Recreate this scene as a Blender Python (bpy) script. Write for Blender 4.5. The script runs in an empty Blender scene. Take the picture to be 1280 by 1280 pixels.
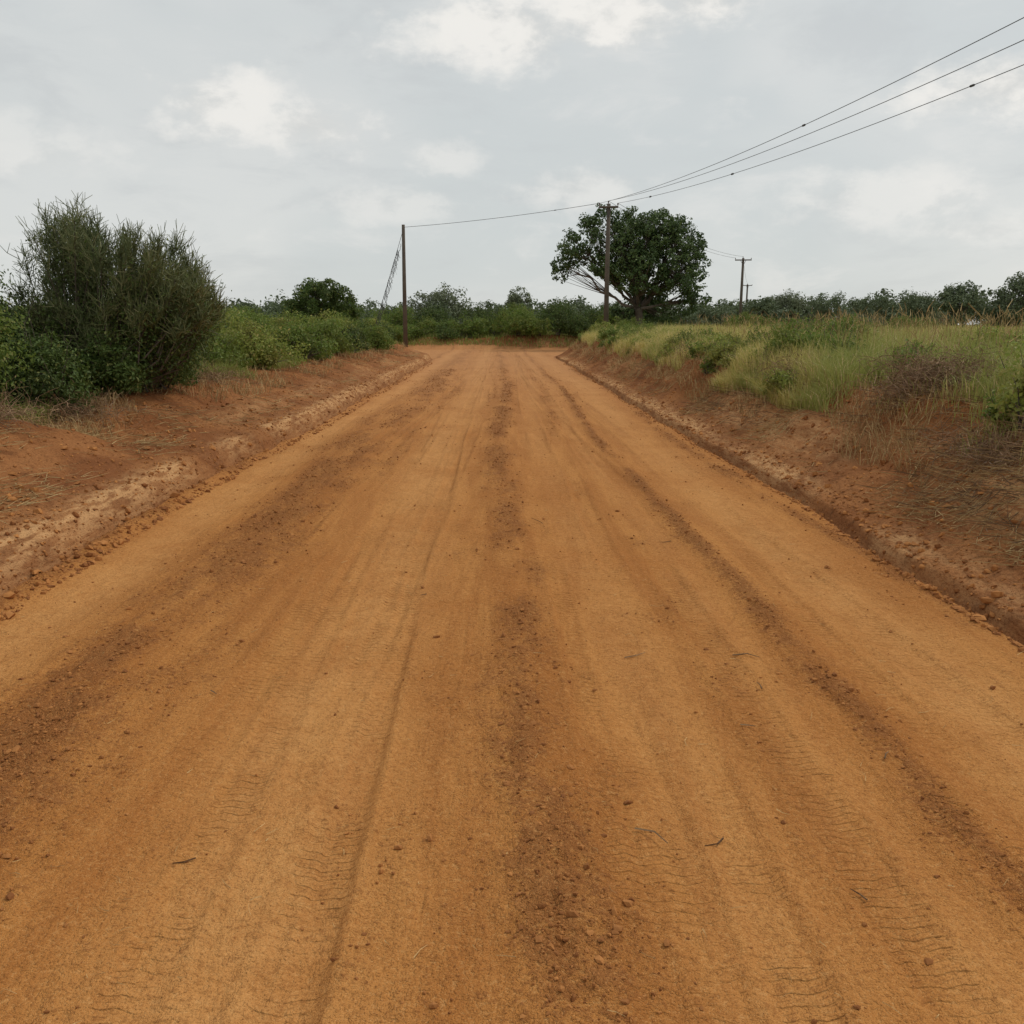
import bpy, math, numpy as np
R=np.random.default_rng(7)
sc=bpy.context.scene
# ------------------------------------------------------------ noise
def _h(ix,iy,seed):
    n=(ix.astype(np.int64)*374761393+iy.astype(np.int64)*668265263+seed*1274126177)&0xffffffff
    n=((n^(n>>13))*1274126177)&0xffffffff
    n=(n^(n>>16))&0xffff
    return n/65535.0
def vn(x,y,seed=0):
    x=np.asarray(x,float);y=np.asarray(y,float)
    ix=np.floor(x);iy=np.floor(y);fx=x-ix;fy=y-iy
    fx=fx*fx*(3-2*fx);fy=fy*fy*(3-2*fy)
    a=_h(ix,iy,seed);b=_h(ix+1,iy,seed);c=_h(ix,iy+1,seed);d=_h(ix+1,iy+1,seed)
    return (a*(1-fx)+b*fx)*(1-fy)+(c*(1-fx)+d*fx)*fy
def fbm(x,y,seed=0,o=4):
    x=np.asarray(x,float);y=np.asarray(y,float)
    t=0;a=.5;f=1.0;n=0
    for i in range(o):
        t=t+a*vn(x*f+i*17.3,y*f-i*9.1,seed+i);n+=a;a*=.5;f*=2.03
    return t/n-.5
def ss(a,b,x):
    t=np.clip((np.asarray(x,float)-a)/(b-a),0,1);return t*t*(3-2*t)
def gs(x,w): return np.exp(-(x/w)**2)
# ------------------------------------------------------------ terrain
YE=61.0
def xl(y): return -3.0+.34*fbm(y*.45,y*0+3,11,3)-7.0*ss(43,60,y)
def xr(y): return 2.72+.20*fbm(y*.5,y*0+8,12,3)+3.2*ss(46,61,y)
TR=[(-1.18,.004,.07,.11),(-.98,-.006,.10,.09),(.55,.005,.06,.11),(.74,-.004,.09,.09),(-.62,.006,.12,.10),(1.2,-.006,.08,.10),(-2.35,.010,.10,.10),(2.05,-.012,.10,.12),(-1.55,.020,.15,.08),(1.75,-.018,.12,.08),(.25,.012,.16,.07),(-.35,-.010,.14,.07),(-.85,.018,.2,.09),(1.45,-.02,.2,.10),(-2.0,.03,.2,.09)]
def tracks(x,y):
    dep=0;mask=0
    for i,(x0,k,a,w) in enumerate(TR):
        c=x0+k*y+a*np.sin(y*.11+i*2.1)+.06*fbm(y*.3,y*0+i*7.7,200+i,2)
        d=np.abs(x-c);on=ss(-.10,.12,fbm(y*.38,y*0+i*5.1,230+i,2)+.06)
        dep=dep-.009*on*ss(w,w*.6,d)+.006*on*gs(d-w*1.15,w*.28)
        mask=np.maximum(mask,on*ss(w,w*.8,d))
    return dep,mask
def roadmasks(x,y):
    xw=x+.30*fbm(y*.16,y*0,21,2)
    brk=ss(-.26,.14,fbm(x*3.0,y*.7,22,4))
    loose=gs(xw-.10-.08*fbm(y,y*0,5),.19)*.85+gs(xw+1.85,.42)*.8+gs(xw-1.5,.10)*.85+gs(xw-2.62,.12)*.7+gs(xw+3.0,.12)*.8
    loose=loose+.5*gs(xw+.25,.1)*ss(0,.2,fbm(x,y*.3,88))+.45*gs(xw-1.0,.13)*ss(-.05,.15,fbm(x*2,y*.25,89))+.45*gs(xw+1.2,.12)*ss(-.05,.15,fbm(x*2,y*.25,90))
    loose=np.clip(loose*(.32+.68*brk)+.8*(fbm(x*5,y*2.2,91,4)),0,1)
    light=gs(xw+.72,.34)+.95*gs(xw+2.55,.26)+.9*gs(xw-2.1,.34)+.5*gs(xw-.65,.2)+.5*gs(xw-1.2,.13)
    light=np.clip(light*(1+1.0*fbm(x*3,y*.3,92,3)),0,1)
    d,tread=tracks(x,y)
    return xw,loose,light,tread
def roadz(x,y):
    xw,loose,light,tread=roadmasks(x,y);d,_=tracks(x,y)
    xs=x+.16*fbm(y*.35,y*0+2,37,3)
    z=.030*gs(xw-.08,.18)+.028*gs(xw+1.85,.40)+.022*gs(xw-1.5,.1)+.06*gs(xw+2.98,.10)*(.6+fbm(y*2,y*0,94,2))
    z=z-.015*gs(xw+.7,.25)-.013*gs(xw-.62,.2)-.024*gs(xw+2.5,.2)-.015*gs(xw-2.1,.25)
    z=z+d+.018*fbm(xs*6,y*.30,31,4)+.02*fbm(x*.8,y*.5,32,3)
    z=z-.004*ss(.07,.0,np.abs(fbm(xs*3.2,y*.16,36,2)))
    z=z+loose*(.055*np.maximum(fbm(x*12,y*9,33,4)+.05,0)+.032*fbm(x*34,y*32,34,2))
    z=z+.011*fbm(x*18,y*14,38,4)
    return z
LS=[0,.04,.10,.22,.40,.95,1.5,2.0,2.6,4,600]; LZ=[0,.0,.11,.24,.26,.38,.56,.68,.76,.76,.76]
RS=[0,.04,.08,.12,.35,.7,.82,1.1,1.40,2.6,600]; RZ=[0,-.045,-.03,.06,.15,.33,.46,.60,.88,.90,.90]
def sdist(x,y):
    sl=xl(y)-x; sr=x-xr(y); se=y-YE+.5*fbm(x*.4,y*0,41)
    return sl,sr,se,np.maximum(np.maximum(sl,sr),se)
def H(x,y):
    x=np.asarray(x,float);y=np.asarray(y,float)
    sl,sr,se,s=sdist(x,y)
    sp=np.maximum(s,0)
    spw=np.maximum(sp*(1+.9*fbm(x*.5,y*.5,42,3)*ss(0,.5,sp)),0)
    zl=np.interp(spw,LS,LZ); zr=np.interp(spw,RS,RZ)
    side=ss(-.5,.5,x)
    zb=zl*(1-side)+zr*side
    amp=ss(.1,1.0,sp)
    zb=zb+amp*(.17*fbm(x*1.1,y*.7,43,4)+.09*np.abs(fbm(x*5,y*3,44,4)))+ss(0,.3,sp)*.034*fbm(x*16,y*11,45,3)
    zb=zb-.15*ss(8,30,sp)*side+ss(3,14,sp)*.25*fbm(x*.08,y*.08,46,3)
    return np.where(s<=0,roadz(x,y)*1.0,roadz(x,y)*(1-ss(0,.3,sp))+zb)
# ------------------------------------------------------------ mesh builder
def build(name,parts,mats,parent=None,attrs=None,smooth=False):
    V=[];lt=[];li=[];mi=[];off=0
    for v,fl,m in parts:
        v=np.asarray(v,float).reshape(-1,3)
        V.append(v)
        for f in fl:
            f=np.asarray(f,np.int64)
            if len(f)==0: continue
            lt.append(np.full(len(f),f.shape[1],np.int32)); li.append((f+off).ravel().astype(np.int32)); mi.append(np.full(len(f),m,np.int32))
        off+=len(v)
    V=np.concatenate(V);lt=np.concatenate(lt);li=np.concatenate(li);mi=np.concatenate(mi)
    me=bpy.data.meshes.new(name)
    me.vertices.add(len(V));me.vertices.foreach_set('co',V.ravel().astype(np.float32))
    me.loops.add(len(li));me.loops.foreach_set('vertex_index',li)
    me.polygons.add(len(lt))
    ls=np.concatenate([[0],np.cumsum(lt)[:-1]]).astype(np.int32)
    me.polygons.foreach_set('loop_start',ls);me.polygons.foreach_set('loop_total',lt)
    for m in mats: me.materials.append(m)
    me.polygons.foreach_set('material_index',mi)
    me.polygons.foreach_set('use_smooth',np.full(len(lt),smooth))
    if attrs:
        for k,a in attrs.items():
            at=me.attributes.new(k,'FLOAT','POINT');at.data.foreach_set('value',np.asarray(a,np.float32).ravel())
    me.update(calc_edges=True)
    ob=bpy.data.objects.new(name,me);sc.collection.objects.link(ob)
    if parent: ob.parent=parent
    return ob
def empty(name):
    e=bpy.data.objects.new(name,None);sc.collection.objects.link(e);e.empty_display_size=.2;return e
def nrm(v): return v/np.maximum(np.linalg.norm(v,axis=-1,keepdims=True),1e-9)
def frames(d):
    d=nrm(d);ref=np.where(np.abs(d[:,2:3])>.9,np.array([[1.,0,0]]),np.array([[0,0,1.]]))
    a=nrm(np.cross(d,ref));b=np.cross(d,a);return d,a,b
def segs(p0,p1,r0,r1,k=3,m=0):
    p0=np.atleast_2d(p0).astype(float);p1=np.atleast_2d(p1).astype(float);n=len(p0)
    r0=np.broadcast_to(r0,(n,));r1=np.broadcast_to(r1,(n,))
    d,a,b=frames(p1-p0)
    t=np.arange(k)*2*math.pi/k
    ring=np.cos(t)[None,:,None]*a[:,None,:]+np.sin(t)[None,:,None]*b[:,None,:]
    v=np.concatenate([p0[:,None,:]+ring*r0[:,None,None],p1[:,None,:]+ring*r1[:,None,None]],1)
    base=(np.arange(n)*2*k)[:,None,None]
    i=np.arange(k);j=(i+1)%k
    f=np.stack([i,j,j+k,i+k],1)[None]+base
    return (v.reshape(-1,3),[f.reshape(-1,4)],m)
def tube(P,r,k=8,m=0,cap=True):
    P=np.asarray(P,float);n=len(P);r=np.broadcast_to(r,(n,))
    d=np.gradient(P,axis=0);d,a,b=frames(d)
    t=np.arange(k)*2*math.pi/k
    v=P[:,None,:]+r[:,None,None]*(np.cos(t)[None,:,None]*a[:,None,:]+np.sin(t)[None,:,None]*b[:,None,:])
    i=np.arange(k);j=(i+1)%k
    f=(np.stack([i,j,j+k,i+k],1)[None]+(np.arange(n-1)*k)[:,None,None]).reshape(-1,4)
    fl=[f]
    if cap: fl.append(np.array([list(range(k))[::-1],[ (n-1)*k+q for q in range(k)]]))
    return (v.reshape(-1,3),fl,m)
def leaves(P,N,size,asp=.5,m=0):
    n=len(P);size=np.broadcast_to(size,(n,))
    d,a,b=frames(N)
    th=R.uniform(0,2*math.pi,n)[:,None]
    u=np.cos(th)*a+np.sin(th)*b; w=-np.sin(th)*a+np.cos(th)*b
    s=size[:,None]
    v=np.stack([P-u*s*.5,P+w*s*asp*.5-u*s*.05+d*s*.08,P+u*s*.5-d*s*.1,P-w*s*asp*.5-u*s*.05+d*s*.08],1)
    f=np.arange(n*4).reshape(n,4)
    return (v.reshape(-1,3),[f],m)
def blades(P,h,w,lean,m=0):
    n=len(P);h=np.broadcast_to(h,(n,))[:,None];w=np.broadcast_to(w,(n,))[:,None];lean=np.broadcast_to(lean,(n,))[:,None]
    th=R.uniform(0,2*math.pi,n);ph=R.uniform(0,2*math.pi,n)
    s=np.stack([np.cos(th),np.sin(th),0*th],1);l=np.stack([np.cos(ph),np.sin(ph),0*ph],1)
    up=np.array([[0,0,1.]])
    mid=P+up*h*.55+l*lean*h*.25; tip=P+up*h*(1-.35*lean)+l*lean*h*.9
    v=np.stack([P-s*w*.5,P+s*w*.5,mid+s*w*.4,mid-s*w*.4,tip],1).reshape(-1,3)
    b=(np.arange(n)*5)[:,None]
    return (v,[np.array([[0,1,2,3]])+b,np.array([[3,2,4]])+b],m)
def rdir(n): return nrm(R.normal(size=(n,3)))
# ------------------------------------------------------------ node helpers
class NT:
    def __init__(s,t): s.t=t
    def n(s,ty,**k):
        nd=s.t.nodes.new(ty)
        for a,b in k.items(): setattr(nd,a,b)
        return nd
    def put(s,sock,v):
        if isinstance(v,bpy.types.NodeSocket): s.t.links.new(v,sock)
        elif v is not None:
            if isinstance(v,(tuple,list)) and len(v)==3 and sock.type=='RGBA': v=(*v,1)
            sock.default_value=v
    def m(s,op,a,b=None,c=None,clamp=False):
        nd=s.n('ShaderNodeMath',operation=op,use_clamp=clamp)
        s.put(nd.inputs[0],a)
        if b is not None: s.put(nd.inputs[1],b)
        if c is not None: s.put(nd.inputs[2],c)
        return nd.outputs[0]
    def mix(s,f,a,b,bt='MIX'):
        nd=s.n('ShaderNodeMix',data_type='RGBA',blend_type=bt)
        s.put(nd.inputs[0],f);s.put(nd.inputs[6],a);s.put(nd.inputs[7],b);return nd.outputs[2]
    def rng(s,v,a,b,c=0.,d=1.,sm=True):
        nd=s.n('ShaderNodeMapRange');nd.interpolation_type='SMOOTHSTEP' if sm else 'LINEAR'
        s.put(nd.inputs[0],v)
        for i,q in enumerate((a,b,c,d)): nd.inputs[i+1].default_value=q
        return nd.outputs[0]
    def map(s,vec,scale):
        nd=s.n('ShaderNodeVectorMath',operation='MULTIPLY');s.put(nd.inputs[0],vec);nd.inputs[1].default_value=scale;return nd.outputs[0]
    def noise(s,vec,scale,det=4,rough=.55,dist=0):
        nd=s.n('ShaderNodeTexNoise');s.put(nd.inputs['Vector'],vec)
        nd.inputs['Scale'].default_value=scale;nd.inputs['Detail'].default_value=det;nd.inputs['Roughness'].default_value=rough;nd.inputs['Distortion'].default_value=dist
        return nd.outputs[0]
    def attr(s,name): 
        nd=s.n('ShaderNodeAttribute',attribute_name=name);return nd.outputs['Fac']
def newmat(name):
    m=bpy.data.materials.new(name);m.use_nodes=True;t=m.node_tree
    b=t.nodes['Principled BSDF'];b.inputs['Roughness'].default_value=.9;b.inputs['Specular IOR Level'].default_value=.15
    return m,NT(t),b
def leafmat(name,cols,tr=.25,ns=1.2,haze=0.):
    m,g,b=newmat(name)
    rnd=g.n('ShaderNodeNewGeometry').outputs['Random Per Island']
    co=g.n('ShaderNodeTexCoord').outputs['Object']
    nz=g.noise(co,ns,2)
    c=g.mix(g.rng(rnd,0,1),cols[0],cols[1])
    c=g.mix(g.rng(nz,.42,.60),c,cols[2])
    r2=g.m('FRACT',g.m('MULTIPLY',rnd,37.7))
    c=g.mix(g.rng(r2,.9,.93),c,cols[3] if len(cols)>3 else cols[1])
    if haze>0: c=g.mix(haze,c,(.26,.29,.27))  # aerial haze painted into the leaf colour of distant foliage
    g.put(b.inputs['Base Color'],c);b.inputs['Roughness'].default_value=.6;b.inputs['Specular IOR Level'].default_value=.3
    tn=g.n('ShaderNodeBsdfTranslucent');g.put(tn.inputs[0],c)
    mx=g.n('ShaderNodeMixShader');mx.inputs[0].default_value=tr
    g.t.links.new(b.outputs[0],mx.inputs[1]);g.t.links.new(tn.outputs[0],mx.inputs[2])
    out=[n for n in g.t.nodes if n.type=='OUTPUT_MATERIAL'][0];g.t.links.new(mx.outputs[0],out.inputs[0])
    return m
def plain(name,c1,c2,sc_=8,rough=.9):
    m,g,b=newmat(name)
    rnd=g.n('ShaderNodeNewGeometry').outputs['Random Per Island'];co=g.n('ShaderNodeTexCoord').outputs['Object']
    f=g.m('MULTIPLY_ADD',rnd,.5,g.m('MULTIPLY',g.noise(co,sc_,2),.5))
    g.put(b.inputs['Base Color'],g.mix(g.rng(f,.2,.8),c1,c2));b.inputs['Roughness'].default_value=rough
    return m
# ------------------------------------------------------------ soil materials
def bump(g,b,h,strength,dist,prev=None):
    nd=g.n('ShaderNodeBump');nd.inputs['Strength'].default_value=strength;nd.inputs['Distance'].default_value=dist
    g.put(nd.inputs['Height'],h)
    if prev is not None: g.put(nd.inputs['Normal'],prev)
    return nd.outputs[0]
mroad,g,b=newmat('road_dirt')
co=g.n('ShaderNodeTexCoord').outputs['Object']
loose=g.attr('loose');light=g.attr('light');tread=g.attr('tread')
streak=g.noise(g.map(co,(1,.09,1)),4.5,4,.62,.5); streak2=g.noise(g.map(co,(1,.14,1)),20,3,.62,.5)
blot=g.noise(co,.9,3,.6); fine=g.noise(co,46,3,.78); mid=g.noise(co,8,4,.72); grit=g.noise(co,170,2,.75)
c=g.mix(g.rng(streak,.36,.64),(.400,.156,.040),(.505,.218,.060))
c=g.mix(g.m('MULTIPLY',light,g.rng(mid,.3,.65,.5,.95)),c,(.60,.290,.096))
c=g.mix(g.rng(streak2,.54,.70,0,.22),c,(.33,.125,.036))
c=g.mix(g.rng(blot,.42,.68,0,.40),c,(.40,.148,.035))
lm=g.m('ADD',g.m('ADD',loose,g.m('MULTIPLY',g.m('SUBTRACT',mid,.5),1.8)),g.m('MULTIPLY',g.m('SUBTRACT',fine,.5),1.6))
c=g.mix(g.m('MULTIPLY',g.rng(lm,.3,.8),.60),c,(.285,.110,.037))
c=g.mix(g.rng(fine,.50,.66,0,.42),c,(.23,.084,.025))
c=g.mix(g.rng(fine,.30,.46,.35,0),c,(.68,.38,.15))
c=g.mix(g.rng(grit,.56,.70,0,.6),c,(.16,.058,.019))
c=g.mix(g.rng(grit,.30,.44,.4,0),c,(.72,.42,.18))
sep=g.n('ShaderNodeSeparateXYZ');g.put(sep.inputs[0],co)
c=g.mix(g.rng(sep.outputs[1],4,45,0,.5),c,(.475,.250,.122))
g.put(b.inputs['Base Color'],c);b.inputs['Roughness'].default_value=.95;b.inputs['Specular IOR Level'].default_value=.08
tri=g.m('ABSOLUTE',g.m('SUBTRACT',g.m('FRACT',g.m('MULTIPLY',sep.outputs[0],9.0)),.5))
wob=g.m('MULTIPLY',g.noise(co,5,2),.03)
ph=g.m('ADD',g.m('ADD',sep.outputs[1],g.m('MULTIPLY',tri,.03)),wob)
wave=g.m('SINE',g.m('MULTIPLY',ph,2*math.pi/.046))
wave=g.m('MULTIPLY',g.rng(wave,-.5,.6),tread)
wave=g.m('MULTIPLY',wave,g.rng(g.noise(co,2.2,3,.7),.40,.58))
hgt=g.m('ADD',g.m('MULTIPLY',wave,.009),g.m('MULTIPLY',mid,.034))
hgt=g.m('ADD',hgt,g.m('MULTIPLY',streak2,.010))
hgt=g.m('ADD',hgt,g.m('MULTIPLY',fine,g.m('MULTIPLY_ADD',loose,.026,.014)))
hgt=g.m('ADD',hgt,g.m('MULTIPLY',grit,.006))
g.put(b.inputs['Normal'],bump(g,b,hgt,1.0,1.0))
mground,g,b=newmat('bank_soil')
co=g.n('ShaderNodeTexCoord').outputs['Object']
cut=g.attr('cut');veg=g.attr('veg')
a=g.noise(co,1.3,3,.6);m_=g.noise(co,6,4,.65);f=g.noise(co,34,3,.75);gr=g.noise(co,120,2,.7)
scr=g.noise(g.map(co,(1,.35,2.5)),9,4,.65)
c=g.mix(g.rng(a,.35,.65),(.235,.090,.034),(.35,.150,.056))
c=g.mix(g.rng(m_,.5,.7,0,.6),c,(.155,.061,.025))
c=g.mix(g.m('MULTIPLY',cut,g.rng(scr,.40,.60,1.0,.2)),c,(.60,.34,.155))
c=g.mix(g.rng(f,.5,.68,0,.45),c,(.12,.048,.021))
c=g.mix(g.rng(f,.28,.42,.35,0),c,(.47,.27,.125))
c=g.mix(g.rng(gr,.6,.72,0,.45),c,(.10,.04,.018))
vc=g.mix(g.rng(m_,.4,.6),(.20,.15,.06),(.29,.27,.095))
c=g.mix(g.rng(g.m('ADD',veg,g.m('MULTIPLY',g.m('SUBTRACT',m_,.5),.8)),.3,.8),c,vc)
g.put(b.inputs['Base Color'],c);b.inputs['Roughness'].default_value=.97;b.inputs['Specular IOR Level'].default_value=.05
h_=g.m('ADD',g.m('MULTIPLY',m_,.06),g.m('MULTIPLY',f,.024));h_=g.m('ADD',h_,g.m('MULTIPLY',gr,.005));h_=g.m('ADD',h_,g.m('MULTIPLY',scr,.025))
g.put(b.inputs['Normal'],bump(g,b,h_,1.0,1.0))
# ------------------------------------------------------------ terrain grid
ys=np.concatenate([np.arange(-14,1.2,.5)])
y=1.3;yy=[]
while y<64: yy.append(y);y+=max(.011,.007*y) if y<30 else .0085*y
while y<900: yy.append(y);y*=1.03
ys=np.concatenate([ys,yy]);nr=len(ys)
so=[0];st=.018
while so[-1]<700:
    so.append(so[-1]+st); st=st*1.0 if so[-1]<.9 else st*1.03
so=np.array(so);no=len(so);nroad=480
XL=xl(ys);XR=xr(ys)
X=np.concatenate([XL[:,None]-so[::-1][None,:],XL[:,None]+(XR-XL)[:,None]*(np.arange(1,nroad)/nroad)[None,:],XR[:,None]+so[None,:]],1)
Yg=np.repeat(ys[:,None],X.shape[1],1)
nc=X.shape[1]
Z=H(X,Yg)
ve=np.stack([X,Yg,Z],2).reshape(-1,3)
fi,fj=np.meshgrid(np.arange(nr-1),np.arange(nc-1),indexing='ij')
v0=fi*nc+fj
F=np.stack([v0,v0+1,v0+nc+1,v0+nc],2)
isroad=(fj>=no-1)&(fj<no-1+nroad)&(ys[fi]<YE)
def sub(mask):
    f=F[mask];u,inv=np.unique(f.ravel(),return_inverse=True)
    return ve[u],inv.reshape(-1,4),u
xw,lo,li_,tr_=roadmasks(X,Yg)
v,f,u=sub(isroad)
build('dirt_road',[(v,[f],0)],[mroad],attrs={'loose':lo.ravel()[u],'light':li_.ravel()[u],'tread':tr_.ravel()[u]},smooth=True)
sl,sr,se,s=sdist(X,Yg)
cut=gs(s-.20,.15)*ss(-.3,.0,fbm(Yg*.5,X*.3,51,3))+np.where(X<0,.45,.75)*gs(s-.75,.26)*ss(-.08,.12,fbm(Yg*.5,X,52,3))
veg=np.where(X<0,ss(1.9,3.0,s),ss(1.4,2.4,s))
v,f,u=sub(~isroad)
build('ground',[(v,[f],0)],[mground],attrs={'cut':np.clip(cut,0,1).ravel()[u],'veg':veg.ravel()[u]},smooth=True)
# ------------------------------------------------------------ clods
mclod=plain('clod_soil',(.22,.084,.028),(.44,.19,.06),20,.95)
def clods(name,P,size):
    phi=(1+5**.5)/2
    iv=nrm(np.array([(-1,phi,0),(1,phi,0),(-1,-phi,0),(1,-phi,0),(0,-1,phi),(0,1,phi),(0,-1,-phi),(0,1,-phi),(phi,0,-1),(phi,0,1),(-phi,0,-1),(-phi,0,1)],float))
    ifc=np.array([(0,11,5),(0,5,1),(0,1,7),(0,7,10),(0,10,11),(1,5,9),(5,11,4),(11,10,2),(10,7,6),(7,1,8),(3,9,4),(3,4,2),(3,2,6),(3,6,8),(3,8,9),(4,9,5),(2,4,11),(6,2,10),(8,6,7),(9,8,1)])
    n=len(P)
    v=iv[None]*R.uniform(.5,1.3,(n,12,1))*R.uniform(.6,1.3,(n,1,3))*np.array([1,1,.75])
    v=v*size[:,None,None]+P[:,None,:]
    return build(name,[(v.reshape(-1,3),[(ifc[None]+(np.arange(n)*12)[:,None,None]).reshape(-1,3)],0)],[mclod])
n=240000
yc=np.exp(R.uniform(math.log(1.5),math.log(34),n));xc=R.uniform(-3.5,3.2,n)
_,lo,_,_=roadmasks(xc,yc);_,_,_,s=sdist(xc,yc)
p=np.where(s<0,lo**1.8*.8+.004,.12);keep=R.uniform(0,1,n)<p
xc,yc=xc[keep],yc[keep];sz=np.exp(R.normal(math.log(.0033),.55,len(xc)))*(1+.06*yc);sz=np.clip(sz,.0015,.016)
clods('dirt_crumbs',np.stack([xc,yc,H(xc,yc)+sz*.25],1),sz)
n=14000
sd=R.uniform(0,1,n)<.55;yc=np.exp(R.uniform(math.log(3.),math.log(40),n));so_=R.uniform(0,1,n)**1.8*2.4
xc=np.where(sd,xl(yc)-so_+.16,xr(yc)+so_*.75-.05);sz=np.clip(np.exp(R.normal(math.log(.011),.6,n)),.003,.04)
clods('bank_clods',np.stack([xc,yc,H(xc,yc)+sz*.15],1),sz)
# ------------------------------------------------------------ straw litter, twigs
mstraw=plain('straw',(.28,.17,.07),(.50,.36,.17),5,.8)
mtwig=plain('dry_twig',(.10,.06,.035),(.24,.15,.08),5,.85)
mlit=plain('straw_bits',(.34,.19,.07),(.60,.40,.18),5,.8)
def litter(x,y,L,r,lift=.01):
    n=len(x);z=H(x,y);t=R.uniform(0,2*math.pi,n);d=np.stack([np.cos(t),np.sin(t),R.uniform(-.05,.25,n)],1)
    p0=np.stack([x,y,z+lift],1);p1=p0+d*L[:,None]*.5
    z1=H(p1[:,0],p1[:,1]);p1[:,2]=np.maximum(p1[:,2],z1+lift*.6)
    t2=t+R.normal(0,.35,n);p2=p1+np.stack([np.cos(t2),np.sin(t2),R.uniform(-.1,.2,n)],1)*L[:,None]*.5
    p2[:,2]=np.maximum(p2[:,2],H(p2[:,0],p2[:,1])+lift*.4)
    return [segs(p0,p1,r,r*.8,3),segs(p1,p2,r*.8,r*.4,3)]
n=26000
sd=R.uniform(0,1,n)<.5;y_=np.exp(R.uniform(math.log(4),math.log(42),n));so_=np.where(sd,R.uniform(.5,3,n),R.uniform(.4,2.3,n))
x_=np.where(sd,xl(y_)-so_,xr(y_)+so_)
k=R.uniform(0,1,n)<ss(-.08,.2,fbm(x_*.9,y_*.6,61,3))*.9+.05*(1+0*x_)
x_,y_=x_[k],y_[k]
build('straw_litter',litter(x_,y_,R.uniform(.06,.35,len(x_)),R.uniform(.0012,.003,len(x_))*(1+y_*.03),.012),[mstraw])
n=480;y_=np.exp(R.uniform(math.log(1.8),math.log(16),n));x_=R.uniform(-2.8,2.6,n)
build('fallen_straws',litter(x_,y_,R.uniform(.012,.06,n),R.uniform(.0008,.0018,n),.006),[mlit])
tw=np.array([[.62,4.35,.12],[1.16,4.35,.14],[.44,2.75,.14],[1.18,3.9,.07],[.98,3.5,.06],[-.45,5.4,.08],[-1.3,3.9,.06],[.72,2.7,.1],[1.05,2.35,.06],[-.95,2.6,.07],[1.3,6.8,.12],[.35,7.4,.15],[1.45,3.2,.06],[1.56,1.95,.08]])
build('fallen_twigs',litter(tw[:,0],tw[:,1],tw[:,2],np.full(len(tw),.0036),.009),[mtwig])
n=9000
y_=np.exp(R.uniform(math.log(5),math.log(35),n));sd=R.uniform(0,1,n)<.4;so_=R.uniform(.6,2.6,n);x_=np.where(sd,xl(y_)-so_-.3,xr(y_)+so_*.85)
k=ss(.0,.15,fbm(x_*.8+9,y_*.6,63,3))>R.uniform(0,1,n);x_,y_=x_[k],y_[k]
build('twig_litter',litter(x_,y_,R.uniform(.1,.4,len(x_)),R.uniform(.0015,.004,len(x_)),.03),[mtwig])
# ------------------------------------------------------------ plants
mbark=plain('bark',(.07,.055,.04),(.17,.14,.11),6,.95)
L_dark=leafmat('leaf_dark',[(.065,.110,.022),(.115,.170,.036),(.07,.10,.024),(.19,.21,.06)],.3)
L_mid=leafmat('leaf_green',[(.110,.175,.027),(.19,.26,.050),(.15,.19,.035),(.28,.28,.08)],.35)
L_light=leafmat('leaf_light',[(.20,.26,.048),(.31,.35,.075),(.24,.25,.055),(.42,.36,.12)],.35)
L_euph=leafmat('pencil_twig',[(.115,.135,.050),(.20,.215,.085),(.10,.125,.045),(.29,.28,.14)],.1)
L_tree=leafmat('tree_leaf',[(.050,.085,.026),(.105,.155,.042),(.060,.10,.030),(.14,.19,.06)],.2,.5)
L_far=leafmat('far_leaf_hazed',[(.070,.105,.038),(.13,.165,.06),(.085,.115,.04)],.15,.12,.14)
L_far2=leafmat('far_leaf_pale_hazed',[(.12,.145,.065),(.19,.22,.095),(.13,.15,.065)],.15,.3,.18)
L_dead=leafmat('dead_leaf',[(.15,.09,.045),(.27,.18,.09),(.11,.06,.03)],.1)
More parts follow.
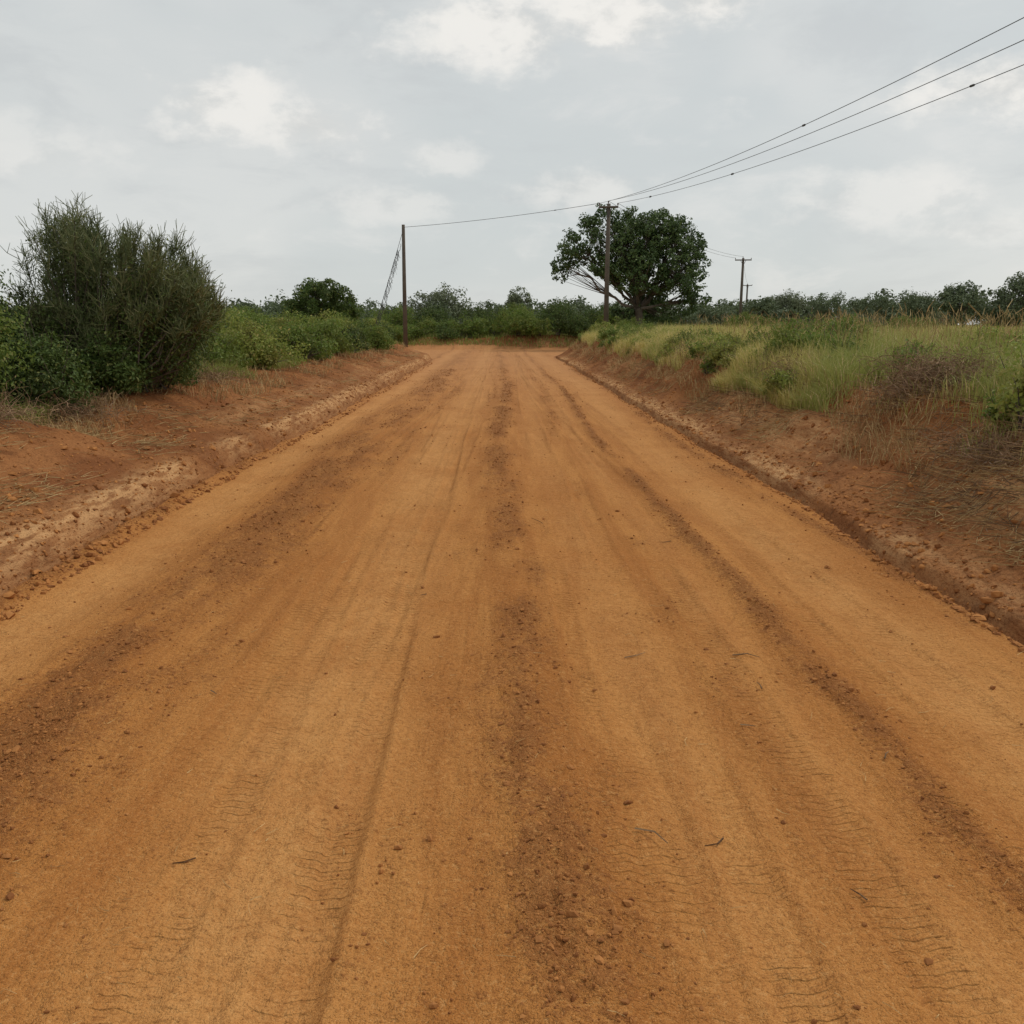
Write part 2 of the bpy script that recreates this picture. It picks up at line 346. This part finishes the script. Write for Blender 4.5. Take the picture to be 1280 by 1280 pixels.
def crown(ells,nclump,per,cr,ls,base,trunk_r,leafmi=1,fork=None,shell=.55,asp=.55,upb=.35,stemr=.012,flat=.8):
    E=np.array(ells,float);vol=(E[:,3]*E[:,4]*E[:,5])**(2/3);pk=R.choice(len(E),nclump,p=vol/vol.sum())
    d=rdir(nclump);rad=R.uniform(shell,1,nclump)**.6
    C=E[pk,:3]+d*rad[:,None]*E[pk,3:6]
    crs=cr*R.uniform(.6,1.35,nclump)
    q=rdir(nclump*per).reshape(nclump,per,3)*(R.uniform(.2,1,(nclump,per,1))**.5)
    P=C[:,None,:]+q*crs[:,None,None]*np.array([1,1,flat])
    N=q*1.0+np.array([0,0,upb])+.5*d[:,None,:]+.7*R.normal(size=q.shape)
    P=P.reshape(-1,3);N=N.reshape(-1,3)
    k=P[:,2]>base[2]+.02
    parts=[leaves(P[k],N[k],ls*R.uniform(.6,1.4,k.sum()),asp,leafmi)]
    base=np.array(base,float)
    if fork is None:
        p0=np.repeat(base[None],nclump,0)+R.normal(0,.12,(nclump,3))*np.array([1,1,0])*min(1,E[:,3].max())
        mid=p0*.45+C*.55;mid[:,:2]=p0[:,:2]*.6+C[:,:2]*.4
        parts+= [segs(p0,mid,stemr,stemr*.7,3,0),segs(mid,C,stemr*.7,stemr*.3,3,0)]
    else:
        fork=np.array(fork,float)
        tp=np.array([base+[0,0,-.2],base+[0,0,.15*(fork[2]-base[2])],base*.4+fork*.6+[.06*trunk_r,0,0],fork])
        parts.append(tube(tp,[trunk_r*1.35,trunk_r,trunk_r*.85,trunk_r*.75],9,0))
        mids=[]
        for e in E:
            t=np.linspace(0,1,7)[:,None];ctrl=np.array([fork[0]*.5+e[0]*.5,fork[1]*.5+e[1]*.5,fork[2]*.6+e[2]*.4]) 
            pth=(1-t)**2*fork+2*t*(1-t)*ctrl+t**2*e[:3]
            pth[1:-1]+=R.normal(0,.12*trunk_r/.3,(5,3))
            parts.append(tube(pth,np.linspace(trunk_r*.36,trunk_r*.10,7),6,0));mids.append(pth)
        M=np.array(mids)
        j=R.integers(2,6,nclump);st=M[pk,j];m2=(st+C)/2+R.normal(0,.12,(nclump,3))*cr
        rr=trunk_r*.09
        parts+=[segs(st,m2,rr,rr*.6,4,0),segs(m2,C,rr*.6,rr*.25,3,0)]
    return parts
def bush(name,x,y,rx,h,leaf,dens=1.,ls=.045,ry=None,lobes=5,build_=True,leafmi=1):
    ry=ry or rx;z=float(H(x,y))
    E=[]
    for i in range(lobes):
        a=R.uniform(0,6.28);r=R.uniform(.2,.65)
        hh=h*R.uniform(.5,1.0) if i else h
        E.append((x+math.cos(a)*r*rx,y+math.sin(a)*r*ry,z+hh*.5,rx*R.uniform(.35,.6),ry*R.uniform(.35,.6),hh*.5))
    area=rx*h*4
    nl=int(dens*area*5.0/(ls*ls*.5));per=max(12,min(60,nl//40));nclump=max(12,nl//per)
    pr=crown(E,nclump,per,.20*math.sqrt(rx*h)+.03,ls,(x,y,z),.05,shell=.25,leafmi=leafmi)
    ns=int(14+22*rx);e=np.array(E)[R.integers(0,len(E),ns)];d=rdir(ns);d[:,2]=np.abs(d[:,2])*.8+.3
    p0=e[:,:3]+nrm(d)*e[:,3:6]*.8;dv=nrm(d*.5+[0,0,.8]+.3*R.normal(size=(ns,3)));L=R.uniform(.12,.34,ns)*h**.5
    p1=p0+dv*L[:,None];pr.append(segs(p0,p1,.005,.002,3,0))
    t=R.uniform(.1,1,(ns,9,1));q=(p0[:,None]*(1-t)+p1[:,None]*t).reshape(-1,3)+R.normal(0,ls*.5,(ns*9,3))
    pr.append(leaves(q,R.normal(size=q.shape)+[0,0,.5],ls*R.uniform(.5,1.1,len(q)),.5,leafmi))
    if build_: return build(name,pr,[mbark,leaf])
    return pr
# --- euphorbia (pencil) shrub
bx,by=-5.3,12.4;bz=float(H(bx,by))
tx=[-6.4,-6.15,-5.95,-5.78,-5.5,-5.23,-4.9,-4.6,-4.3,-4.05,-3.8,-3.6];tz=[2.2,2.65,3.05,3.42,2.98,3.30,2.95,3.06,2.72,2.55,2.2,1.95]
lx=[-7,-5,-4.7,-4.3,-3.8,-3.5];lz=[.5,.6,.85,1.2,1.7,1.9]
ns=320
Xt=R.uniform(-6.15,-3.74,ns);top=np.interp(Xt,tx,tz)+R.normal(0,.09,ns);bot=np.interp(Xt,lx,lz)
f=R.uniform(.0,1,ns)**.8
Zt=bot+(top-.18-bot)*f
Yt=by+R.uniform(-1,1,ns)*.8*np.sqrt(np.clip(1-((Xt+5.1)/1.6)**2,.1,1))
T=np.stack([Xt,Yt,Zt],1);B=np.stack([bx+R.normal(0,.28,ns),by+R.normal(0,.28,ns),np.full(ns,bz)],1)
M=B*.35+T*.65;M[:,2]=B[:,2]*.62+T[:,2]*.38;M+=R.normal(0,.08,M.shape)
parts=[segs(B,M,.016,.010,4,0),segs(M,T,.010,.004,4,0)]
per=42
t=R.uniform(.45,1,(ns,per))**.6
q=(1-t)[...,None]*M[:,None,:]+t[...,None]*T[:,None,:]
dr=nrm(T-M)[:,None,:]*.6+np.array([0,0,.6])+.75*R.normal(size=(ns,per,3))
dr=nrm(dr).reshape(-1,3);q=q.reshape(-1,3)+.03*R.normal(size=(ns*per,3))
Lg=R.uniform(.10,.28,len(q))
e1=q+dr*Lg[:,None]*.55;d2=nrm(dr+np.array([0,0,.4])+.3*R.normal(size=dr.shape));e2=e1+d2*Lg[:,None]*.6
d3=nrm(dr+.7*R.normal(size=dr.shape)+np.array([0,0,.2]));e3=e1+d3*Lg[:,None]*.5
parts+=[segs(q,e1,.0048,.0042,3,1),segs(e1,e2,.0042,.0026,3,1),segs(e1,e3,.0038,.0024,3,1)]
nl=40000
k=R.integers(0,ns,nl);tt=R.uniform(0,1,(nl,1))**.8;P=M[k]*(1-tt)+T[k]*tt+.11*R.normal(size=(nl,3))
kk=(P[:,2]<1.1+1.7*R.uniform(0,1,nl)+.2)&(P[:,2]>bz)
parts.append(leaves(P[kk],R.normal(size=(kk.sum(),3))+[0,-.3,.5],R.uniform(.025,.06,kk.sum()),.5,2))
build('euphorbia_shrub',parts,[mbark,L_euph,L_dark])
# --- left shrubs
bush('leafy_shrub',-6.2,9.9,1.0,1.4,L_mid,1.0,.05)
bush('leafy_shrub',-7.4,12.5,1.2,2.0,L_mid,.9,.055)
bush('leafy_shrub',-5.4,10.6,.75,.95,L_dark,1.0,.045)
bush('leafy_shrub',-6.5,11.4,.8,1.6,L_dark,.9,.05)
bush('leafy_shrub',-4.95,11.9,.6,.8,L_dark,.9,.045)
bush('leafy_shrub',-4.85,13.0,.7,1.1,L_dark,.9,.045)
for x,y,r,h,m in [(-5.6,15.2,.75,.70,L_light),(-5.5,17.3,.95,.90,L_mid),(-7.2,18.5,1.1,1.1,L_mid),(-5.3,20.5,1.05,.95,L_light),(-6.6,23,1.3,1.15,L_light),(-5.0,23.5,1.0,.9,L_mid),(-5.3,27.5,1.2,1.0,L_mid),(-8.5,26,1.6,1.3,L_mid),(-5.0,31.5,1.0,.85,L_dark),(-6.8,33,1.6,1.2,L_light),(-4.9,36,1.0,1.0,L_mid),(-5.3,41,1.2,1.1,L_dark),(-7.5,40,1.6,1.3,L_mid),(-8.5,14,1.3,1.3,L_light),(-11,22,1.8,1.4,L_mid),(-12,30,2,1.6,L_dark),(-10,36,2,1.4,L_mid),(-14,42,2.4,1.8,L_mid)]:
    bush('leafy_shrub',x,y,r,h,m,.75,.05+.0008*y)
# --- right shrubs / weeds
for x,y,r,h,m in [(5.0,14.6,.70,.72,L_mid),(5.5,15.8,.85,.78,L_mid),(4.5,18.8,.55,.5,L_light),(5.7,18.5,.9,.75,L_mid),(7.3,22,1.0,.8,L_mid),(8.6,23,1.0,.75,L_light),(4.9,23.5,.7,.6,L_mid),(4.8,29,.8,.6,L_light),(5.0,33,.8,.6,L_mid),(4.15,7.2,.42,.55,L_light),(4.8,7.9,.5,.6,L_light),(6.1,11.7,.6,.5,L_light),(6.9,13,.7,.6,L_light),(8.3,15,.9,.65,L_light),(4.8,38,.9,.65,L_mid),(6.3,43,1.1,.75,L_mid),(5.6,48,1.2,.75,L_light),(10,20,.9,.7,L_light),(9.5,30,1.3,.85,L_mid),(14,38,1.6,1.0,L_mid),(20,45,1.6,1.1,L_mid),(7.5,54,1.5,1.1,L_mid),(16,60,2,1.4,L_mid),(26,66,2,1.5,L_far)]:
    bush('field_shrub',x,y,r,h,m,.6,.045+.0008*y)
prs=[]
for i in range(110):
    yy_=math.exp(R.uniform(math.log(7.5),math.log(48)));right=R.uniform()<.66
    s_=R.uniform(1.1,3.0) if right else R.uniform(1.9,3.2)
    xx_=float(xr(yy_))+s_ if right else float(xl(yy_))-s_
    if (xx_-4.75)**2+(yy_-10)**2<1.3: continue
    r_=R.uniform(.16,.42);pp=bush('',xx_,yy_,r_,r_*R.uniform(.8,1.3),None,.7,.035+.0012*yy_,lobes=3,build_=False,leafmi=1 if R.uniform()<.4 else 2)
    prs+=pp
build('roadside_weeds',prs,[mbark,L_mid,L_light])
# --- end of road
for x,y,r,h,m in [(1.1,62.6,1.7,1.75,L_mid),(-2.2,63.2,1.8,1.5,L_mid),(3.9,62.6,1.1,1.6,L_dark),(5.4,62.4,1.4,1.5,L_dark),(-.4,64,1.6,1.3,L_mid),(-5.3,63.5,1.9,1.3,L_mid),(-8.3,62.5,1.8,1.3,L_light),(-11.5,62,2.0,1.5,L_mid),(-9.5,57,1.6,1.2,L_mid),(-8.2,51,1.4,1.2,L_mid),(7.4,61,1.6,1.4,L_mid),(-1,69,2.4,2.3,L_dark),(4,70,2.4,2.5,L_dark),(-4.5,68,2.4,2.0,L_dark),(1.5,67,2,2.2,L_mid),(-8,68,2.4,2.1,L_mid),(-12,67,2.4,2.1,L_dark),(8,68,2.2,2.2,L_dark),(11,66,2.0,1.9,L_dark),(-16,66,2.6,2.0,L_mid),(2.6,62.2,1.0,1.1,L_mid),(-3.6,62.3,1.1,1.0,L_dark),(-6.8,62,1.2,1.0,L_mid)]:
    bush('roadside_bush',x,y,r,h,m,.6,.12)
# --- big tree
def zz(v,Y): return 1.6+math.tan(math.atan((640-v)/1150)-math.radians(11.55))*Y
def xx(u,Y): return (u-625)*Y/1173
def E_(L,Y):
    out=[]
    for u,v,a,b_ in L:
        rx=a*Y/1173;rz=b_*Y/1198
        out.append((xx(u,Y),Y+R.uniform(-.4,.4)*rx*2,zz(v,Y),rx,rx*1.2,rz))
    return out
Y=60.;el=E_([(728,302,34,32),(768,274,36,20),(822,280,30,24),(850,296,32,26),(870,325,20,28),(785,315,40,36),(845,340,34,34),(706,332,18,20),(862,372,22,20),(815,368,30,26),(800,300,44,34),(782,392,18,16),(835,392,30,14),(755,335,26,20),(795,345,36,24)],Y)
bx,by=xx(800,Y),Y;bz=float(H(bx,by))
pr=crown(el,760,46,.36,.17,(bx,by,bz),.32,fork=(bx-.1,by,zz(385,Y)),shell=.2,asp=.6)
build('broadleaf_tree',pr,[mbark,L_tree])
def stree(name,u,vtop,w,Y,mat,low=.35,n=110,ls=.16,per=34):
    X_=xx(u,Y);z0=float(H(X_,Y));zt=zz(vtop,Y);rx=w/2*Y/1173;hh=zt-z0;cb=z0+hh*low
    E=[(X_+R.uniform(-.3,.3)*rx,Y,(cb+zt)/2,rx*.6,rx*.7,(zt-cb)/2)]
    for i in range(7):
        a=R.uniform(0,6.28);c=R.uniform(.35,.75);hz=R.uniform(.15,.8)
        E.append((X_+math.cos(a)*c*rx,Y+math.sin(a)*c*rx,cb+(zt-cb)*hz,rx*R.uniform(.25,.5),rx*.4,(zt-cb)*R.uniform(.12,.28)))
    pr=crown(E,n,per,.17*rx+.06,ls,(X_,Y,z0),.03*hh,fork=(X_,Y,z0+hh*max(.18,low*.7)),shell=.3)
    build(name,pr,[mbark,mat])
# round tree on the left
Y=45.;el=E_([(403,372,30,20),(378,380,26,20),(430,380,24,20),(392,362,22,13),(415,362,22,12),(405,392,40,16),(366,392,14,12),(442,392,12,12)],Y)
bx,by=xx(403,Y),Y;bz=float(H(bx,by))
build('small_tree',crown(el,300,40,.26,.13,(bx,by,bz),.12,fork=(bx,by,bz+.8),shell=.25),[mbark,L_dark])
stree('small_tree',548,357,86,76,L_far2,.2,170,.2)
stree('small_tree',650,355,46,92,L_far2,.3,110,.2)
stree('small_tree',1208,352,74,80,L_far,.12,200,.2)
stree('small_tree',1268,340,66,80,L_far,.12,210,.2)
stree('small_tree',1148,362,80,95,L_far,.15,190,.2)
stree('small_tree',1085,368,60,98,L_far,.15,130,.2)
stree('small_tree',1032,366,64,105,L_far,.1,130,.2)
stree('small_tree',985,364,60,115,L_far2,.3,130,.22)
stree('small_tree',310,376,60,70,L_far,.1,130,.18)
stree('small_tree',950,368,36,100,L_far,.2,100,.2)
parts=[]
for i in range(190):
    Yb=R.uniform(108,160);Xb=-110+230*i/190+R.normal(0,2.)
    h=R.uniform(3.0,5.6)*(1.08 if Xb>20 else .88);r=R.uniform(1.8,4.2);z=float(H(Xb,Yb))
    E=[(Xb+R.normal(0,r*.5),Yb,z+h*R.uniform(.35,.62),r*R.uniform(.4,.8),r*.7,h*R.uniform(.25,.42)) for _ in range(4)]
    E+=[(Xb+R.normal(0,r*.4),Yb-1,z+.7,r,r*.5,.9)]
    parts+=crown(E,58,16,.7,.42,(Xb,Yb,z),.1,shell=.2)
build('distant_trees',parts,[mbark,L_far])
parts=[]
for i in range(70):
    Yb=R.uniform(72,100);Xb=-38+56*i/70+R.normal(0,1)
    h=R.uniform(1.8,3.2);r=R.uniform(1.2,2.4);z=float(H(Xb,Yb))
    E=[(Xb+R.normal(0,r*.5),Yb+R.normal(0,r*.3),z+h*.45,r*.6,r*.7,h*R.uniform(.35,.5)) for _ in range(3)]
    parts+=crown(E,50,18,.42,.24,(Xb,Yb,z),.1,shell=.2)
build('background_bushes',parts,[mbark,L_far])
# ------------------------------------------------------------ grass
mg=leafmat('grass_blade',[(.42,.38,.10),(.62,.51,.19),(.31,.33,.085),(.68,.51,.26)],.35,.30)
mgl=leafmat('grass_green',[(.20,.26,.05),(.35,.37,.10),(.25,.28,.065),(.52,.42,.19)],.35,.4)
def grass(n,side,y0,y1,smin,smax,h0,h1,w,lean=.4,seed=0,thr=-.2,sp=1.6,m=0):
    y=np.exp(R.uniform(math.log(y0),math.log(y1),n));s=smin+(smax-smin)*R.uniform(0,1,n)**sp*np.clip(y/25,.5,1.)
    x=np.where(side>0,xr(np.minimum(y,40))+s,xl(np.minimum(y,40))-s)
    d=fbm(x*.55,y*.4,70+seed,3)
    sd_=sdist(x,y)[3]
    k=(d>thr+R.uniform(-.12,.12,n)+.25*ss(.9,0,sd_-smin))&(sd_>.5)
    k&=~((((x-4.7)/.85)**2+((y-9.9)/1.1)**2<1)&(R.uniform(0,1,n)<.9))
    x,y,d,sd_=x[k],y[k],d[k],sd_[k]
    hh=R.uniform(h0,h1,len(x))*(1+1.2*d)*(.5+.5*ss(0,1.2,sd_-smin))
    return blades(np.stack([x,y,H(x,y)-.02],1),hh,w*(.6+.06*y),R.uniform(.1,lean*2,len(x)),m)
build('field_grass',[grass(105000,1,6,45,1.05,13,.32,.70,.007,.45,1,-.27),grass(80000,1,30,140,1.6,60,.45,.80,.010,.4,2,-.4,1.0)],[mg])
def stems(n,y0,y1,s0,s1,hh0,hh1):
    y=R.uniform(y0,y1,n);x=xr(y)+R.uniform(s0,s1,n);P=np.stack([x,y,H(x,y)],1);h=R.uniform(hh0,hh1,n)
    Q=P+np.stack([R.normal(0,.10,n),R.normal(0,.10,n),h],1)
    Q2=Q+np.stack([R.normal(0,.06,n),R.normal(0,.06,n),np.full(n,.10)],1)
    return [segs(P,Q,.0025,.0018,3,0),segs(Q,Q2,.006,.002,3,0)]
build('seed_stems',stems(1500,9,26,2.0,9,.45,.9),[mstraw])
build('roadside_grass',[grass(44000,1,7,50,1.05,6,.2,.5,.008,.5,5,-.02),grass(46000,-1,9,50,1.9,9,.25,.6,.009,.4,3,-.2),grass(34000,-1,30,110,2.4,40,.4,.9,.012,.4,4,-.4,1.)],[mgl])
n=12000;x=R.uniform(-14,12,n);y=R.uniform(60.8,68,n);k=sdist(x,y)[3]>.2;x,y=x[k],y[k]
build('verge_grass',[blades(np.stack([x,y,H(x,y)],1),R.uniform(.15,.35,len(x)),.04,R.uniform(.1,.7,len(x)))],[mgl])
n=30000;y=np.exp(R.uniform(math.log(4),math.log(48),n));sd=R.uniform(0,1,n)<.4
s=np.where(sd,R.uniform(1.2,2.9,n),R.uniform(.7,2.3,n));x=np.where(sd,xl(y)-s,xr(y)+s)
k=fbm(x*1.2,y*.9,66,3)>-.02;x,y=x[k],y[k]
build('dry_grass',[blades(np.stack([x,y,H(x,y)-.01],1),R.uniform(.08,.34,len(x)),.006*(.7+.05*y),R.uniform(.6,1.4,len(x)))],[mstraw])
mbrush=plain('brush_twig',(.15,.095,.055),(.34,.22,.13),5,.85)
def tangle(name,x,y,rx,ry,h,n,r=.004):
    z=float(H(x,y));a=R.normal(size=(n,3))*np.array([rx*.5,ry*.5,h*.35]);P=a+np.array([x,y,z+h*.35]);P[:,2]=np.maximum(P[:,2],H(P[:,0],P[:,1])+.01)
    pr=[];d=nrm(R.normal(size=(n,3))*[1,1,.5])
    for i in range(4):
        Q=P+d*R.uniform(.05,.13,(n,1));Q[:,2]=np.maximum(Q[:,2],z-.1);pr.append(segs(P,Q,r*(1-.18*i),r*(.82-.18*i),3,0));P=Q;d=nrm(d+.55*R.normal(size=(n,3))+[0,0,-.1])
    pr.append(leaves(P[::3],R.normal(size=(len(P[::3]),3)),.035,.5,1))
    return build(name,pr,[mbrush,L_dead])
tangle('dry_brush',4.5,9.6,.50,.5,.36,1100,.0035)
tangle('dry_brush',5.05,10.1,.50,.5,.34,800,.0035)
tangle('dry_brush',3.9,7.0,.35,.7,.14,350,.0025)
tangle('dry_brush',4.3,13.3,.4,.9,.18,600,.003)
tangle('dry_brush',4.3,20.5,.4,1.6,.2,700)
tangle('dry_brush',-5.0,10.6,.6,.5,.18,700,.003)
tangle('dry_brush',-5.0,8.6,.7,.5,.12,500,.003)
tangle('dry_brush',-4.9,15.0,.4,.9,.16,600,.003)
# ------------------------------------------------------------ poles and wires
mwood=plain('pole_wood',(.07,.055,.045),(.14,.115,.09),3,.9)
mwire=plain('wire_metal',(.05,.05,.05),(.09,.09,.09),3,.6)
mins=plain('insulator_ceramic',(.10,.06,.045),(.16,.10,.07),3,.4)
def pole(x,y,ztop,r,arm=0,ang=0.,pin=.14):
    e=empty('utility_pole');z0=float(H(x,y))
    build('shaft',[tube([[x,y,z0-.3],[x,y,(z0+ztop)/2],[x+.02,y,ztop]],[r*1.2,r,r*.8],10)],[mwood],e,smooth=True)
    tops=[]
    if arm:
        c,s=math.cos(ang),math.sin(ang);za=ztop-.18
        w=np.array([c,s,0.])
        a0=np.array([x,y-r,za])-w*arm;a1=np.array([x,y-r,za])+w*arm
        build('crossarm',[tube([a0,a1],.055,4)],[mwood],e)
        cc_=np.array([x,y-r,za])
        build('brace',[segs(a0*.35+cc_*.65,[[x,y-r,za-.5]],.02,.02,4),segs(a1*.35+cc_*.65,[[x,y-r,za-.5]],.02,.02,4)],[mwire],e)
        for i,k in enumerate((-.95,0,.95)):
            p=np.array([x,y-r,za+.05])+w*arm*k
            if k==0: p=np.array([x,y,ztop])
            build('insulator_%d'%(i+1),[tube([p,p+[0,0,.05],p+[0,0,.07],p+[0,0,.1],p+[0,0,.12],p+[0,0,pin]],[.015,.02,.05,.03,.045,.02],8)],[mins],e)
            tops.append(p+[0,0,pin])
    return e,tops
_,tA=pole(5.67,50,7.75,.12,.5,-.1)
_,tB=pole(-5.83,58,7.5,.12,0)
_,tC=pole(xx(926,88),88,zz(322,88),.13,.75,-.15)
_,tD=pole(xx(933,145),145,zz(355,145),.14,.7,-.15)
_,tE=pole(12.3,4,7.9,.13,1.1,.08)
def wire(name,a,b,sag,r=.009,n=40,beads=()):
    a=np.array(a,float);b=np.array(b,float);t=np.linspace(0,1,n)[:,None]
    P=a*(1-t)+b*t;P[:,2]-=(4*sag*t*(1-t))[:,0]
    pr=[tube(P,r,5)]
    for q in beads:
        c=a*(1-q)+b*q;c[2]-=4*sag*q*(1-q);d=nrm((b-a)[None])[0];k=.9-.45*q
        pr.append(tube([c-d*.14*k,c-d*.1*k,c+d*.1*k,c+d*.14*k],[.012,.042*k,.042*k,.012],6))
    return pr
pr=[]
pr+=wire('w',tA[0],(11.65,4,7.85),.80,beads=(.50,))
pr+=wire('w',tA[1],(12.3,4,7.6),.80)
pr+=wire('w',tA[2],(12.9,4,7.3),.80,beads=(.12,.33,.62,))
build('power_line',pr,[mwire])
build('power_line',wire('w',(-5.83,58,7.35),tA[0],.12,.012,beads=(.8,))+wire('w',(-5.83,58,7.3),(-5.9,58.0,7.2),.0),[mwire])
build('power_line',wire('w',tA[2],tC[1],.5,.010)+wire('w',tA[1],tC[0],.5,.010)+wire('w',tC[1],tD[1],.5,.010),[mwire])
zg=float(H(-8.2,58))
A=np.array([-5.83,58,7.2]);Bp=np.array([-8.2,58.,zg])
pr=wire('w',A,Bp,.1,.014)
t=np.linspace(0,1,60)[:,None];A2=np.array([-5.95,58,6.4])
P=A2*(1-t)+(Bp+[.25,0,.4])*t;P[:,2]-=(1.2*t*(1-t))[:,0]
P+=R.normal(0,.025,P.shape);pr.append(segs(P[:-1],P[1:],.016,.016,3))
t=R.uniform(.15,.95,150)[:,None];P=A*(1-t)+Bp*t;Q=P+np.concatenate([R.uniform(-.02,.22,(150,1)),R.normal(0,.05,(150,1)),-R.uniform(.15,.6,(150,1))],1)
pr.append(segs(P,Q,.010,.006,3))
build('guy_wire',pr,[mwire])
# ------------------------------------------------------------ world
w=bpy.data.worlds.new('World');sc.world=w;w.use_nodes=True
g=NT(w.node_tree);bg=w.node_tree.nodes['Background']
sunel,sunaz=math.radians(50),math.radians(58)
sky=g.n('ShaderNodeTexSky',sky_type='NISHITA');sky.sun_disc=False;sky.sun_elevation=sunel;sky.sun_rotation=sunaz
gen=g.n('ShaderNodeTexCoord').outputs['Generated']
sp=g.n('ShaderNodeSeparateXYZ');g.put(sp.inputs[0],gen)
az=g.m('ARCTAN2',sp.outputs[0],sp.outputs[1]);elv=g.m('ARCSINE',sp.outputs[2])
v3=g.map(gen,(1,1,1.7))
nz=g.noise(v3,15,7,.60,.1);nz2=g.noise(v3,2.6,3,.55,.4);nz3=g.noise(g.map(gen,(1,1,3.0)),6,6,.62,.3)
mask=None
for a0,e0,wa,we,st in [(.5,16.2,7,2.6,.95),(6.5,16.8,6.5,2.8,1.),(11.5,17.4,4.5,2.0,.9),(-15.5,11.8,4.6,2.2,.85),(-11.0,11.0,5.0,1.8,.8),(28,12.0,8,2.0,.95),(-3.2,9.4,2.8,1.2,.5),(5.0,7.8,5,1.5,.55),(-6,6.8,5,1.4,.45),(22,6.8,7,1.8,.6),(27,5.0,6,1.2,.45),(-27,9,7,2.,.4),(-50,15,10,3,.8)]:
    dx=g.m('DIVIDE',g.m('SUBTRACT',az,math.radians(a0)),math.radians(wa));dy=g.m('DIVIDE',g.m('SUBTRACT',elv,math.radians(e0)),math.radians(we))
    r=g.m('SQRT',g.m('ADD',g.m('MULTIPLY',dx,dx),g.m('MULTIPLY',dy,dy)))
    d=g.m('ADD',g.m('SUBTRACT',.95,r),g.m('MULTIPLY',g.m('SUBTRACT',nz,.5),2.5))
    q=g.m('MULTIPLY',g.rng(d,-.10,.80),st)
    mask=q if mask is None else g.m('MAXIMUM',mask,q)
base=g.mix(g.rng(elv,0,.5),(5.85,6.15,6.1),(6.25,6.5,6.45))
base=g.mix(g.rng(nz2,.38,.66,0,.75),base,(7.0,7.05,6.85))
base=g.mix(g.rng(nz3,.48,.70,0,.65),base,(5.6,5.8,5.8))
base=g.mix(g.rng(nz3,.28,.46,.6,.0),base,(7.4,7.35,7.1))
base=g.mix(.93,sky.outputs[0],base)
cc=g.mix(g.rng(nz,.36,.58),(6.3,6.35,6.2),(8.5,8.3,7.9))
fin=g.mix(g.m('MULTIPLY',mask,.92),base,cc)
g.put(bg.inputs[0],fin);bg.inputs[1].default_value=.105
from mathutils import Vector
s=bpy.data.lights.new('sun','SUN');s.energy=1.5;s.angle=math.radians(10);s.color=(1,.94,.84)
so_=bpy.data.objects.new('sun',s);sc.collection.objects.link(so_)
dv=Vector((math.sin(sunaz)*math.cos(sunel),math.cos(sunaz)*math.cos(sunel),math.sin(sunel)))
so_.rotation_euler=dv.to_track_quat('Z','Y').to_euler();so_.location=(0,0,30)
cd=bpy.data.cameras.new('camera');cam=bpy.data.objects.new('camera',cd);sc.collection.objects.link(cam)
cd.sensor_width=36;cd.lens=32.34;cd.clip_end=3000;cd.clip_start=.05
cam.location=(0,0,1.62);cam.rotation_euler=(math.radians(90-11.55),0,math.radians(-.75))
sc.camera=cam
sc.view_settings.view_transform='Standard';sc.view_settings.look='None';sc.view_settings.exposure=0
